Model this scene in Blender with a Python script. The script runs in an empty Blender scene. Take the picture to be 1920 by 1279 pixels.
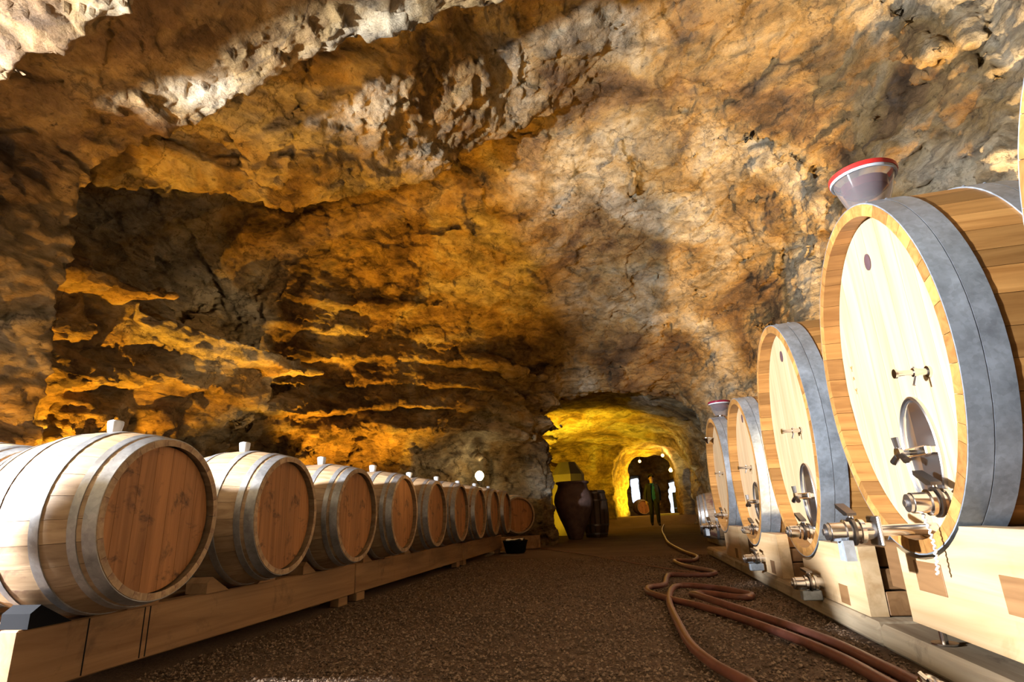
import bpy, math, random
import numpy as np
from mathutils import Matrix, Vector

random.seed(7)
rng = np.random.default_rng(11)
scene = bpy.context.scene
COL = scene.collection
PI = math.pi

# ------------------------------------------------------------------ camera, world, key lights
CAM_H = 0.59
Rm = np.array([[0.98136783, 0.18789768, -0.04014538],
               [-0.09283243, 0.28075213, -0.95528026],
               [-0.16822404, 0.94120811, 0.29296411]])
cd = bpy.data.cameras.new('camera')
cd.sensor_width = 36.0
cd.sensor_fit = 'HORIZONTAL'
cd.lens = 1065.0 / 1920.0 * 36.0
cd.clip_start = 0.05
cd.clip_end = 300
cam = bpy.data.objects.new('camera', cd)
COL.objects.link(cam)
M = Matrix(((Rm[0, 0], -Rm[1, 0], -Rm[2, 0], 0.0),
            (Rm[0, 1], -Rm[1, 1], -Rm[2, 1], 0.0),
            (Rm[0, 2], -Rm[1, 2], -Rm[2, 2], CAM_H),
            (0, 0, 0, 1)))
cam.matrix_world = M
scene.camera = cam

scene.view_settings.view_transform = 'Standard'
scene.view_settings.look = 'None'
scene.view_settings.gamma = 1.0
scene.view_settings.use_curve_mapping = False
scene.view_settings.exposure = -0.25
scene.cycles.use_denoising = True
scene.cycles.max_bounces = 6
scene.cycles.diffuse_bounces = 1
scene.cycles.glossy_bounces = 3
scene.cycles.transmission_bounces = 6
scene.cycles.sample_clamp_indirect = 4.0
scene.cycles.use_adaptive_sampling = True
scene.cycles.adaptive_threshold = 0.04

world = bpy.data.worlds.new('world')
scene.world = world
world.use_nodes = True
wn = world.node_tree.nodes
wn['Background'].inputs[0].default_value = (0.80, 0.88, 1.0, 1)
wn['Background'].inputs[1].default_value = 1.6


def lamp(name, kind, loc, energy, color, size=0.1, target=None, spot=None, blend=0.5):
    l = bpy.data.lights.new(name, kind)
    l.energy = energy
    l.color = color
    l.shadow_soft_size = size
    if kind == 'SPOT':
        l.spot_size = math.radians(spot)
        l.spot_blend = blend
    o = bpy.data.objects.new(name, l)
    COL.objects.link(o)
    o.location = loc
    if target is not None:
        d = Vector(target) - Vector(loc)
        o.rotation_euler = d.to_track_quat('-Z', 'Y').to_euler()
    return o


AMBER = (1.0, 0.46, 0.025)
YELLOW = (1.0, 0.62, 0.02)
# white work light standing in the side alcove behind the left wall, low over the floor
lamp('white_work_light', 'POINT', (-4.42, 0.55, 1.51), 5400, (0.92, 0.96, 1.0), 0.10)
# amber floodlights on the floor behind the barrels and casks, shining up the rock
for (p, e) in (((-5.35, 4.9, 0.15), 1000), ((-5.25, 6.9, 0.15), 1050), ((-4.1, 8.6, 0.15), 1050), ((-3.45, 2.85, 0.15), 290)):
    lamp('amber_uplight', 'SPOT', p, e, AMBER, 0.04, (p[0] + (0.05 if p[1] > 8 else 0.35), p[1] + 0.3, 3.0), 86 if p[1] > 8 else 100, 0.6)
for (p, e) in (((2.6, 6.4, 0.15), 1250), ((2.6, 8.6, 0.15), 420)):
    lamp('amber_uplight', 'SPOT', p, e, AMBER, 0.04, (p[0] - 0.45, p[1] + 0.3, 3.0), 140, 0.7)
lamp('warm_fill_light', 'SPOT', (2.65, 4.0, 0.15), 3200, (1.0, 0.72, 0.38), 0.05, (1.9, 4.6, 3.0), 140, 0.7)  # fill lamp added to brighten the upper right rock
# yellow floodlight hidden behind the rock pillar, and one in the far arch
lamp('yellow_floodlight', 'SPOT', (-2.7, 17.2, 0.2), 3200, YELLOW, 0.05, (-1.7, 20.5, 3.4), 100, 0.8)
lamp('yellow_floodlight', 'SPOT', (-2.85, 14.6, 0.35), 260, YELLOW, 0.05, (-1.9, 16.8, 1.5), 90, 0.8)
lamp('yellow_floodlight', 'SPOT', (1.7, 25.7, .55), 1500, YELLOW, 0.05, (-.2, 25.0, 2.2), 110, 0.6)

# ------------------------------------------------------------------ numpy noise helpers


def hraw(ix, iy, iz, seed=0):
    """integer lattice hash on uint32 arrays"""
    h = ix * np.uint32(374761393) + iy * np.uint32(668265263) + iz * np.uint32(2246822519) + np.uint32((seed * 974711) & 0xFFFFFFFF)
    h ^= h >> np.uint32(13)
    h *= np.uint32(1274126177)
    h ^= h >> np.uint32(15)
    h *= np.uint32(2246822519)
    h ^= h >> np.uint32(16)
    return h


INV = np.float32(1.0 / 16777216.0)


def h01(h, k=0):
    if k:
        h = (h ^ np.uint32(0x9E3779B9 * k & 0xFFFFFFFF)) * np.uint32(2654435761)
        h ^= h >> np.uint32(15)
    return (h >> np.uint32(8)).astype(np.float32) * INV


def lattice(q):
    i = np.floor(q)
    return (q - i).astype(np.float32), i.astype(np.int32).astype(np.uint32)


def vnoise(P, scale, seed=0):
    f, i = lattice(P * np.float32(scale))
    u = f * f * f * (f * (f * 6 - 15) + 10)
    r = 0
    one = np.uint32(1)
    for dx in (0, 1):
        wx = u[:, 0] if dx else 1 - u[:, 0]
        for dy in (0, 1):
            wxy = wx * (u[:, 1] if dy else 1 - u[:, 1])
            for dz in (0, 1):
                wz = u[:, 2] if dz else 1 - u[:, 2]
                r = r + wxy * wz * h01(hraw(i[:, 0] + one * np.uint32(dx), i[:, 1] + np.uint32(dy), i[:, 2] + np.uint32(dz), seed))
    return r * 2 - 1


def fbm(P, scale, octv, seed=0, gain=0.5):
    r = 0
    a = 1.0
    for k in range(octv):
        r = r + np.float32(a) * vnoise(P, scale * 2.03 ** k, seed + k * 17)
        a *= gain
    return r


def facets(P, scale, seed=0):
    """piecewise tilted planes, one per random cell: gives broken-rock facets"""
    f, i = lattice(P * np.float32(scale))
    best = np.full(len(P), 1e9, np.float32)
    hb = np.zeros(len(P), np.uint32)
    off = np.zeros((len(P), 3), np.float32)
    for dx in (-1, 0, 1):
        for dy in (-1, 0, 1):
            for dz in (-1, 0, 1):
                h = hraw(i[:, 0] + np.uint32(dx & 0xFFFFFFFF), i[:, 1] + np.uint32(dy & 0xFFFFFFFF), i[:, 2] + np.uint32(dz & 0xFFFFFFFF), seed)
                ox = h01(h, 1) + (dx - f[:, 0])
                oy = h01(h, 2) + (dy - f[:, 1])
                oz = h01(h, 3) + (dz - f[:, 2])
                d = ox * ox + oy * oy + oz * oz
                m = d < best
                best[m] = d[m]
                hb[m] = h[m]
                off[m, 0] = ox[m]
                off[m, 1] = oy[m]
                off[m, 2] = oz[m]
    v = (h01(hb, 4) - .5) * 1.2
    for k in range(3):
        v = v - (h01(hb, 5 + k) - .5) * off[:, k] * 1.3
    return v


def smax(a, b, k):
    h = np.clip(0.5 + 0.5 * (a - b) / k, 0, 1)
    return b * (1 - h) + a * h + k * h * (1 - h)


def sstep(a, b, x):
    t = np.clip((x - a) / (b - a), 0, 1)
    return t * t * (3 - 2 * t)


def ground_z(x, y):
    return 0.34 * sstep(22.4, 24.4, y)


# ------------------------------------------------------------------ cave: implicit field, negative in air
CX = [-3.95, -3.81, -3.29, -2.72, -1.79, -1.12, -0.47, 1.0, 5.0]
CZ = [2.9, 3.25, 3.55, 3.79, 3.99, 4.09, 4.20, 4.45, 4.6]


def cave(P, detail=True):
    x, y, z = P[:, 0], P[:, 1], P[:, 2]
    lump = fbm(P, 0.45, 2, 3) * 0.22
    fac = facets(P + 0.25 * np.stack([vnoise(P, 1.3, 31), vnoise(P, 1.3, 32), vnoise(P, 1.3, 33)], 1), 0.62, 5)
    fac2 = facets(P * np.array([1, 1, 1.5], np.float32) + 0.1, 1.5, 9)
    # -- near passage (camera stands in it)
    cz = np.interp(x, CX, CZ).astype(np.float32)
    lip = (y < 1.95 - 0.2 * (x + 2.7)) & (x < -1.4)
    cz1 = np.where(lip, 2.95 + 0.12 * (x + 2.7), cz)
    near = np.maximum.reduce([-3.86 - x, x - 3.3, y - 4.4, -3.2 - y, z - cz1])
    near = near + 0.05 * fac + 0.05 * fac2 * (y < 2.9)
    # -- side alcove in the left wall where the white light stands
    alc = np.maximum.reduce([-6.2 - x, x + 3.5, y - np.interp(z, [0, 1.66, 1.74, 2.5], [2.72, 2.70, 1.92, 1.72]).astype(np.float32) + 0.32 * vnoise(P, 2.7, 77) * (z > 1.62), -1.5 - y, z - 2.5])
    near = np.minimum(near, alc)
    # -- main chamber
    XL = np.interp(y, [3, 6, 8, 9, 10, 11, 11.8, 12.5, 13.2, 15], [6.2, 6.0, 5.7, 5.1, 4.0, 2.75, 1.95, 1.95, 3.2, 3.4]).astype(np.float32)
    XR = np.interp(y, [3, 6, 8, 10, 11.5, 12.5, 13.5, 16], [3.2, 3.15, 3.0, 2.7, 2.2, 2.0, 2.5, 2.6]).astype(np.float32)
    H = np.interp(y, [3, 5, 6.5, 8, 9.5, 11, 12.1, 12.6, 13.4, 18, 24], [5.9, 5.9, 5.8, 5.4, 4.7, 3.8, 3.05, 3.0, 3.5, 3.6, 3.2]).astype(np.float32)
    # strata: each bed overhangs the one below it
    s = (z + 0.22 * vnoise(P * np.array([.5, .5, .15], np.float32), 1.0, 51) - 0.10 * (np.clip(y, 3, 8.5) - 6)) / 0.44
    k = np.floor(s)
    fr = s - k
    bed = vnoise(np.stack([x * .55, y * .55, k * 7.3], 1).astype(np.float32), 1.0, 61) * .5 + .5
    bed2 = vnoise(np.stack([x * 1.6, y * 1.6, k * 5.1], 1).astype(np.float32), 1.0, 63) * .5 + .5
    lipout = (1 - fr) ** 1.1 * (0.08 + 0.85 * bed * bed + 0.22 * bed2 * bed)
    band = sstep(1.75, 2.1, z) * (1 - sstep(3.2, 3.5, z)) * (y < 7.2) + sstep(1.8, 2.2, z) * (1 - sstep(4.2, 4.8, z)) * (y >= 7.2)
    # beds step out above z 1.3, then the wall falls back into a dark recess under the vault
    base = np.where(y < 7.4, np.interp(z, [0, 1.2, 1.6, 2.9, 3.05, 4.4], [0.25, 0.05, 0.15, 1.15, -0.1, -0.6]),
                    np.interp(z, [0, 1.4, 3.0, 4.6], [0.1, 0.05, 0.45, 0.9])).astype(np.float32)
    # low wall: upright blocks with deep joints
    blk = facets(np.stack([x * 1.2, y * 1.35, z * .38], 1).astype(np.float32), 1.0, 71)
    low = (1 - sstep(1.8, 2.15, z)) * sstep(3.4, 4.2, y)
    left = -(x + XL - base) + band * lipout + low * 0.50 * blk
    right = (x - XR) + 0.10 * fac2
    lipr = (1 - fr) * (0.05 + 0.14 * bed)
    right = right + lipr * sstep(0.8, 1.5, z) * 0.7
    # low slab of roof just inside the arch, ending in a curved edge with a dark hollow behind it
    ye = np.interp(x, [-6, -4.3, -3.4, -2.4, -1.4, -.5], [3.5, 4.3, 5.3, 5.9, 6.2, 6.3]).astype(np.float32)
    slab = (1 - sstep(ye - .06, ye + .06, y)) * (1 - sstep(-3.0, .4, x))
    ceil = z - H + 0.05 * (x + 0.6) ** 2 * (1 - slab) + slab * (1.5 + np.clip(-2.4 - x, 0, 2) * .2)
    cham = smax(left, ceil, 0.35)
    cham = smax(cham, right, 1.5)
    cham = np.maximum(cham, 3.2 - y)
    cham = np.maximum(cham, y - 24.0)
    cham = cham + lump * (y > 3.3) + 0.14 * fac * sstep(3.2, 4.0, y) * (1 - 0.6 * sstep(12.0, 13, y)) + 0.07 * fac2
    d = np.minimum(near, cham)
    # -- arch and far room
    ty = sstep(23.8, 27.0, y)
    ax, az = (x - 0.92 - .33 * ty) / (1.32 - .37 * ty), (z - 0.3) / (2.78 - .26 * ty)
    arch = (np.abs(ax) ** 4 + np.clip(az, 0, 9) ** 4) ** 0.25 - 1.0
    arch = np.maximum.reduce([arch * 1.3, 23.0 - y, y - 27.2]) + 0.04 * fac2
    far = np.maximum.reduce([-2.5 - x, x - 5.2, 26.3 - y, y - 33.0, z - 3.9]) + 0.12 * fac
    # daylight openings in the far wall
    w1 = np.maximum.reduce([0.40 - x, x - 0.95, z - 2.42, 0.9 - z, 32.0 - y, y - 36.5])
    w2 = np.maximum.reduce([2.42 - x, x - 3.6, z - 2.15 + 0.5 * (x - 3.0) ** 2, 32.0 - y, y - 36.5])
    d = np.minimum.reduce([d, arch, far, w1, w2])
    return d


def surface_net(lo, hi, res, fn):
    n = [int(round((hi[i] - lo[i]) / res)) + 1 for i in range(3)]
    ax = [lo[i] + res * np.arange(n[i]) for i in range(3)]
    # coarse pass first; only cells near the surface are evaluated at full resolution
    cs = 5
    nc = [-(-n[i] // cs) + 1 for i in range(3)]
    G = np.stack(np.meshgrid(*[lo[i] + res * cs * np.arange(nc[i]) for i in range(3)], indexing='ij'), -1).astype(np.float32)
    Fc = fn(G.reshape(-1, 3)).reshape(nc)
    mn, mx = Fc.copy(), Fc.copy()
    for a in range(3):
        for arr, op in ((mn, np.minimum), (mx, np.maximum)):
            sl0 = [slice(None)] * 3
            sl1 = [slice(None)] * 3
            sl0[a], sl1[a] = slice(0, -1), slice(1, None)
            arr[tuple(sl0)] = op(arr[tuple(sl0)], arr[tuple(sl1)])
    hot = (mn < 0.34) & (mx > -0.34)
    rep = lambda A: np.repeat(np.repeat(np.repeat(A, cs, 0), cs, 1), cs, 2)[:n[0], :n[1], :n[2]]
    F = rep(np.where(mn + mx > 0, 1.0, -1.0).astype(np.float32)).copy()
    idx3 = np.argwhere(rep(hot)).astype(np.int32)
    for i0 in range(0, len(idx3), 400000):
        c = idx3[i0:i0 + 400000]
        F[c[:, 0], c[:, 1], c[:, 2]] = fn((c * np.float32(res) + np.array(lo, np.float32)).astype(np.float32))
    S = F < 0
    nx, ny, nz = n
    acc = np.zeros((nx - 1, ny - 1, nz - 1, 3), np.float32)
    cnt = np.zeros((nx - 1, ny - 1, nz - 1), np.float32)
    offs = [(0, 0), (0, 1), (1, 0), (1, 1)]
    for a in range(3):
        b, c = [i for i in range(3) if i != a]
        for ob, oc in offs:
            sl0 = [None] * 3
            sl1 = [None] * 3
            sl0[a] = slice(0, n[a] - 1)
            sl1[a] = slice(1, n[a])
            sl0[b] = sl1[b] = slice(ob, n[b] - 1 + ob)
            sl0[c] = sl1[c] = slice(oc, n[c] - 1 + oc)
            f0, f1 = F[tuple(sl0)], F[tuple(sl1)]
            cr = (f0 < 0) != (f1 < 0)
            t = np.where(cr, f0 / (f0 - f1 + 1e-12), 0)
            acc[..., a] += np.where(cr, t, 0)
            acc[..., b] += np.where(cr, ob, 0)
            acc[..., c] += np.where(cr, oc, 0)
            cnt += cr
    act = cnt > 0
    idx = np.full(cnt.shape, -1, np.int64)
    idx[act] = np.arange(act.sum())
    ijk = np.argwhere(act)
    V = (ijk + acc[act] / cnt[act][:, None]) * res + np.array(lo)
    quads = []
    for a in range(3):
        b, c = [(1, 2), (2, 0), (0, 1)][a]
        sl0 = [slice(None)] * 3
        sl1 = [slice(None)] * 3
        sl0[a] = slice(0, n[a] - 1)
        sl1[a] = slice(1, n[a])
        s0, s1 = S[tuple(sl0)], S[tuple(sl1)]
        e = np.argwhere(s0 != s1)
        m = (e[:, b] > 0) & (e[:, c] > 0) & (e[:, b] < n[b] - 1) & (e[:, c] < n[c] - 1)
        e = e[m]
        sg = s0[tuple(e.T)]
        ids = []
        for db, dc in ((-1, -1), (0, -1), (0, 0), (-1, 0)):
            g = e.copy()
            g[:, b] += db
            g[:, c] += dc
            ids.append(idx[tuple(g.T)])
        q = np.stack(ids, 1)
        q[sg] = q[sg][:, ::-1]
        quads.append(q)
    return V.astype(np.float32), np.concatenate(quads)


def subdivide(V, Q):
    E = np.sort(np.concatenate([Q[:, [0, 1]], Q[:, [1, 2]], Q[:, [2, 3]], Q[:, [3, 0]]]), 1)
    key = E[:, 0] * (len(V) + 1) + E[:, 1]
    u, first, inv = np.unique(key, return_index=True, return_inverse=True)
    em = (V[E[first, 0]] + V[E[first, 1]]) / 2
    fm = V[Q].mean(1)
    nq = len(Q)
    nV = np.concatenate([V, em, fm])
    e = inv.reshape(4, nq) + len(V)
    c = np.arange(nq) + len(V) + len(em)
    nQ = np.concatenate([np.stack([Q[:, 0], e[0], c, e[3]], 1), np.stack([e[0], Q[:, 1], e[1], c], 1),
                         np.stack([c, e[1], Q[:, 2], e[2]], 1), np.stack([e[3], c, e[2], Q[:, 3]], 1)])
    return nV, nQ


def vnormals(V, Q):
    n = np.cross(V[Q[:, 2]] - V[Q[:, 0]], V[Q[:, 3]] - V[Q[:, 1]])
    N = np.zeros_like(V)
    for i in range(4):
        np.add.at(N, Q[:, i], n)
    return N / (np.linalg.norm(N, axis=1, keepdims=True) + 1e-9)


def np_mesh(name, V, Q, mat, smooth=True):
    used = np.unique(Q)
    remap = np.full(len(V), -1, np.int64)
    remap[used] = np.arange(len(used))
    V2, Q2 = V[used], remap[Q]
    me = bpy.data.meshes.new(name)
    k = Q.shape[1]
    me.vertices.add(len(V2))
    me.vertices.foreach_set('co', V2.astype(np.float32).ravel())
    me.loops.add(len(Q2) * k)
    me.loops.foreach_set('vertex_index', Q2.astype(np.int32).ravel())
    me.polygons.add(len(Q2))
    me.polygons.foreach_set('loop_start', np.arange(0, len(Q2) * k, k, dtype=np.int32))
    me.polygons.foreach_set('loop_total', np.full(len(Q2), k, np.int32))
    me.polygons.foreach_set('use_smooth', np.full(len(Q2), smooth, bool))
    me.update(calc_edges=True)
    me.validate()
    me.materials.append(mat)
    o = bpy.data.objects.new(name, me)
    COL.objects.link(o)
    return o

# ------------------------------------------------------------------ materials
class NT:
    def __init__(self, name):
        self.m = bpy.data.materials.new(name)
        self.m.use_nodes = True
        self.t = self.m.node_tree
        self.b = self.t.nodes['Principled BSDF']

    def n(self, kind, **kw):
        nd = self.t.nodes.new('ShaderNode' + kind)
        for k, v in kw.items():
            if k.startswith('_'):
                setattr(nd, k[1:], v)
            else:
                nd.inputs[k.replace('__', ' ')].default_value = v
        return nd

    def l(self, a, b):
        self.t.links.new(a, b)

    def coord(self, kind='Object', scale=(1, 1, 1), loc=(0, 0, 0), rot=(0, 0, 0), jitter=False):
        tc = self.n('TexCoord')
        mp = self.n('Mapping')
        mp.inputs['Scale'].default_value = scale
        mp.inputs['Rotation'].default_value = rot
        mp.inputs['Location'].default_value = loc
        self.l(tc.outputs[kind], mp.inputs['Vector'])
        if jitter:
            oi = self.n('ObjectInfo')
            mu = self.n('Math', _operation='MULTIPLY')
            mu.inputs[1].default_value = 37.0
            self.l(oi.outputs['Random'], mu.inputs[0])
            self.l(mu.outputs[0], mp.inputs['Location'])
        return mp.outputs[0]

    def noise(self, vec, scale, detail=4, rough=.55, dist=0.0):
        nd = self.n('TexNoise', Scale=scale, Detail=detail, Roughness=rough, Distortion=dist)
        self.l(vec, nd.inputs['Vector'])
        return nd.outputs['Fac']

    def ramp(self, fac, stops):
        r = self.n('ValToRGB')
        el = r.color_ramp.elements
        while len(el) < len(stops):
            el.new(0.5)
        for e, (p, c) in zip(el, stops):
            e.position = p
            e.color = (c[0], c[1], c[2], 1) if not isinstance(c, (int, float)) else (c, c, c, 1)
        self.l(fac, r.inputs['Fac'])
        return r.outputs['Color']

    def mix(self, fac, a, b, mode='MIX'):
        m = self.n('Mix', _data_type='RGBA', _blend_type=mode)
        for s, v in ((0, fac), (6, a), (7, b)):
            if hasattr(v, 'is_linked') or hasattr(v, 'links'):
                self.l(v, m.inputs[s])
            else:
                m.inputs[s].default_value = v if isinstance(v, (int, float)) else (v[0], v[1], v[2], 1)
        return m.outputs[2]

    def bump(self, h, strength=.5, dist=.02, prev=None):
        b = self.n('Bump', Strength=strength, Distance=dist)
        self.l(h, b.inputs['Height'])
        if prev is not None:
            self.l(prev, b.inputs['Normal'])
        return b.outputs[0]

    def done(self, color=None, rough=.7, metal=0.0, normal=None, **kw):
        if color is not None:
            if hasattr(color, 'is_linked') or hasattr(color, 'links'):
                self.l(color, self.b.inputs['Base Color'])
            else:
                self.b.inputs['Base Color'].default_value = (*color, 1)
        if hasattr(rough, 'links'):
            self.l(rough, self.b.inputs['Roughness'])
        else:
            self.b.inputs['Roughness'].default_value = rough
        self.b.inputs['Metallic'].default_value = metal
        if normal is not None:
            self.l(normal, self.b.inputs['Normal'])
        for k, v in kw.items():
            self.b.inputs[k.replace('__', ' ')].default_value = v
        return self.m


def mat_rock():
    t = NT('rock')
    v = t.coord()
    vs = t.coord(scale=(1, 1, 2.2), rot=(.25, .15, 0))
    big = t.noise(v, 0.6, 6, .62, .8)
    col = t.ramp(big, [(.29, (.075, .046, .027)), (.40, (.22, .135, .066)), (.48, (.41, .275, .12)), (.55, (.49, .39, .25)), (.66, (.62, .55, .43))])
    mid = t.noise(vs, 2.2, 10, .72, .7)
    col = t.mix(1.0, col, t.ramp(mid, [(.30, .22), (.43, .62), (.55, 1.0), (.72, 1.25)]), 'MULTIPLY')
    grey = t.noise(vs, 1.0, 7, .62, 1.6)
    col = t.mix(t.ramp(grey, [(.55, 0.0), (.68, .55)]), col, (.105, .092, .085))
    spots = t.noise(v, 13.0, 7, .72, .2)
    col = t.mix(t.ramp(spots, [(.30, .9), (.43, 0.0)]), col, (.05, .035, .025))
    # thin cracks
    vo = t.n('TexVoronoi', _feature='DISTANCE_TO_EDGE', Scale=.42)
    wv = t.n('VectorMath', _operation='ADD')
    wn_ = t.n('TexNoise', Scale=1.7, Detail=7, Roughness=.6)
    t.l(v, wn_.inputs['Vector'])
    t.l(v, wv.inputs[0])
    t.l(wn_.outputs['Color'], wv.inputs[1])
    t.l(wv.outputs[0], vo.inputs['Vector'])
    col = t.mix(t.ramp(vo.outputs['Distance'], [(.0, .6), (.008, 0.0)]), col, (.05, .035, .025))
    h1 = t.noise(vs, 4.5, 12, .72, .5)
    h2 = t.noise(vs, 22.0, 8, .7, .4)
    nrm = t.bump(h1, .9, .10)
    nrm = t.bump(h2, .9, .03, nrm)
    return t.done(col, .9, normal=nrm, Specular__IOR__Level=.2)


def mat_gravel():
    t = NT('gravel_ground')
    v = t.coord()
    c = t.ramp(t.noise(v, 1.3, 5, .6), [(.3, (.12, .072, .042)), (.7, (.22, .135, .082))])
    g = t.noise(v, 90, 3, .7)
    c = t.mix(1.0, c, t.ramp(g, [(.3, .45), (.55, 1.0), (.75, 1.6)]), 'MULTIPLY')
    nrm = t.bump(g, 1.0, .012)
    return t.done(c, .92, normal=nrm)


def mat_stone():
    t = NT('gravel_stones')
    oi = t.n('NewGeometry')
    c = t.ramp(oi.outputs['Random Per Island'], [(.0, (.08, .048, .028)), (.5, (.18, .11, .068)), (1.0, (.32, .22, .145))])
    return t.done(c, .85)


def mat_wood(name, dark, lite, axis='X', grain=26, jit=.35, stain=None, rough=.55, knots=False):
    """plank wood with the grain along the given object axis; each object gets its own shade"""
    t = NT(name)
    sc = {'X': (.06, 1, 1), 'Y': (1, .06, 1), 'Z': (1, 1, .06)}[axis]
    v = t.coord(scale=sc, jitter=True)
    g = t.noise(v, grain, 6, .6, .8)
    c = t.ramp(g, [(.32, dark), (.66, lite)])
    oi = t.n('ObjectInfo')
    sh = t.ramp(oi.outputs['Random'], [(0, 1 - jit), (1, 1 + jit * .35)])
    c = t.mix(1.0, c, sh, 'MULTIPLY')
    if stain:
        w = t.coord('Object')
        s = t.noise(w, stain[1], 6, .65, .5)
        c = t.mix(t.ramp(s, [(stain[2], 0.0), (stain[2] + .12, stain[3])]), c, stain[0])
    nrm = t.bump(g, .25, .004)
    return t.done(c, rough, normal=nrm)


def mat_metal(name, color, rough=.35, spangle=0.0, metal=1.0, streak=0.0):
    t = NT(name)
    v = t.coord(jitter=True)
    c = color
    r = rough
    if spangle:
        vo = t.n('TexVoronoi', Scale=70)
        t.l(v, vo.inputs['Vector'])
        n = t.noise(v, 7, 5, .65)
        c = t.ramp(n, [(.3, tuple(.62 * k for k in color)), (.7, tuple(min(1, 1.2 * k) for k in color))])
        c = t.mix(spangle, c, t.ramp(vo.outputs['Color'], [(.2, .55), (.8, 1.25)]), 'MULTIPLY')
        r = t.ramp(n, [(.3, rough * .75), (.7, min(1, rough * 1.35))])
    return t.done(c, r, metal)


def mat_plain(name, color, rough=.6, metal=0.0, emit=None, noise=0.0, scale=8, bump=0.0, **kw):
    t = NT(name)
    c = color
    nrm = None
    if noise:
        g = t.noise(t.coord(), scale, 6, .65)
        c = t.ramp(g, [(.3, tuple(k * (1 - noise) for k in color)), (.7, tuple(min(1, k * (1 + noise)) for k in color))])
        if bump:
            nrm = t.bump(g, .6, bump)
    m = t.done(c, rough, metal, normal=nrm, **kw)
    if emit:
        t.b.inputs['Emission Color'].default_value = (*emit[0], 1)
        t.b.inputs['Emission Strength'].default_value = emit[1]
    return m


MT = {
    'rock': mat_rock(),
    'gravel': mat_gravel(),
    'stones': mat_stone(),
    'barrel_stave': mat_wood('barrel_oak', (.33, .20, .105), (.56, .38, .22), 'X', 30, .25, ((.13, .03, .035), 5, .53, .8)),
    'barrel_head': mat_wood('barrel_head_oak', (.29, .115, .034), (.52, .225, .075), 'Z', 22, .25, ((.04, .018, .01), 9, .56, .85)),
    'cask_stave': mat_wood('cask_oak', (.40, .175, .045), (.66, .33, .10), 'X', 24, .45, None, .45),
    'cask_head': mat_wood('cask_head_oak', (.61, .40, .215), (.79, .58, .36), 'Z', 14, .12, None, .42),
    'cradle': mat_wood('cradle_timber', (.56, .35, .17), (.76, .54, .31), 'Y', 12, .12, ((.36, .19, .07), 2.2, .58, .6), .5),
    'cradle_end': mat_wood('cradle_block', (.20, .095, .035), (.34, .18, .075), 'Y', 16, .3, None, .55),
    'beam': mat_wood('rack_beam', (.24, .12, .05), (.40, .225, .10), 'Y', 14, .15, ((.10, .055, .03), 3.5, .60, .7), .7),
    'rough_beam': mat_wood('rough_beam', (.30, .22, .14), (.50, .40, .27), 'Y', 20, .2, ((.14, .10, .07), 6, .58, .6), .85),
    'galv': mat_metal('galvanised_steel', (.46, .52, .60), .40, .22, .5),
    'hoop': mat_metal('barrel_hoop_steel', (.42, .42, .43), .38, .25, .6),
    'steel': mat_metal('stainless_steel', (.72, .70, .69), .18),
    'brushed': mat_metal('brushed_steel', (.62, .62, .64), .30),
    'dark_steel': mat_metal('dark_steel', (.22, .20, .19), .35),
    'badge': mat_plain('dark_badge', (.12, .07, .08), .4),
    'brand': mat_plain('burned_brand', (.50, .22, .06), .8),
    'print': mat_plain('black_print', (.02, .02, .02), .7),
    'hose': mat_plain('rubber_hose', (.18, .065, .048), .38, noise=.3, scale=14),
    'hose_end': mat_plain('hose_end', (.75, .45, .42), .4),
    'cord': mat_plain('white_cord', (.85, .83, .84), .6),
    'bung': mat_plain('silicone_bung', (.86, .87, .90), .25, Transmission__Weight=.35),
    'plastic': mat_plain('clear_plastic', (.95, .92, .97), .08, Transmission__Weight=.9, IOR=1.15),
    'red': mat_plain('red_rubber', (.62, .03, .025), .35),
    'grey_rim': mat_plain('grey_rim', (.62, .66, .72), .35),
    'wine': mat_plain('wine', (.28, .015, .05), .15, Transmission__Weight=.2),
    'clay': mat_plain('terracotta', (.20, .12, .10), .8, noise=.45, scale=5, bump=.01),
    'vat': mat_plain('vat_concrete', (.38, .32, .2), .75, noise=.12, scale=3),
    'dark_oak': mat_wood('dark_oak', (.07, .04, .025), (.15, .09, .05), 'Z', 18, .3),
    'black': mat_plain('black_rubber', (.010, .010, .012), .9, Specular__IOR__Level=.1),
    'bulb': mat_plain('lamp_glass', (1, .9, .7), .3, emit=((1.0, .74, .34), 25)),
    'far_bulb': mat_plain('far_lamp_glass', (1, .8, .5), .3, emit=((1.0, .55, .14), 9)),
    'lamp_body': mat_plain('lamp_housing', (.05, .045, .04), .5),
    'cable': mat_plain('floor_cable', (.26, .13, .08), .6),
    'steps': mat_plain('pale_stone', (.62, .55, .45), .8, noise=.2, scale=3),
    'crate': mat_plain('dark_crate', (.035, .04, .05), .6),
    'paper': mat_plain('paper', (.75, .70, .66), .8),
}

# ------------------------------------------------------------------ cave shell and floor
def structure(o, label=None):
    o['kind'] = 'structure'
    o['label'] = label or o.name.replace('_', ' ')
    return o


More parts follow.
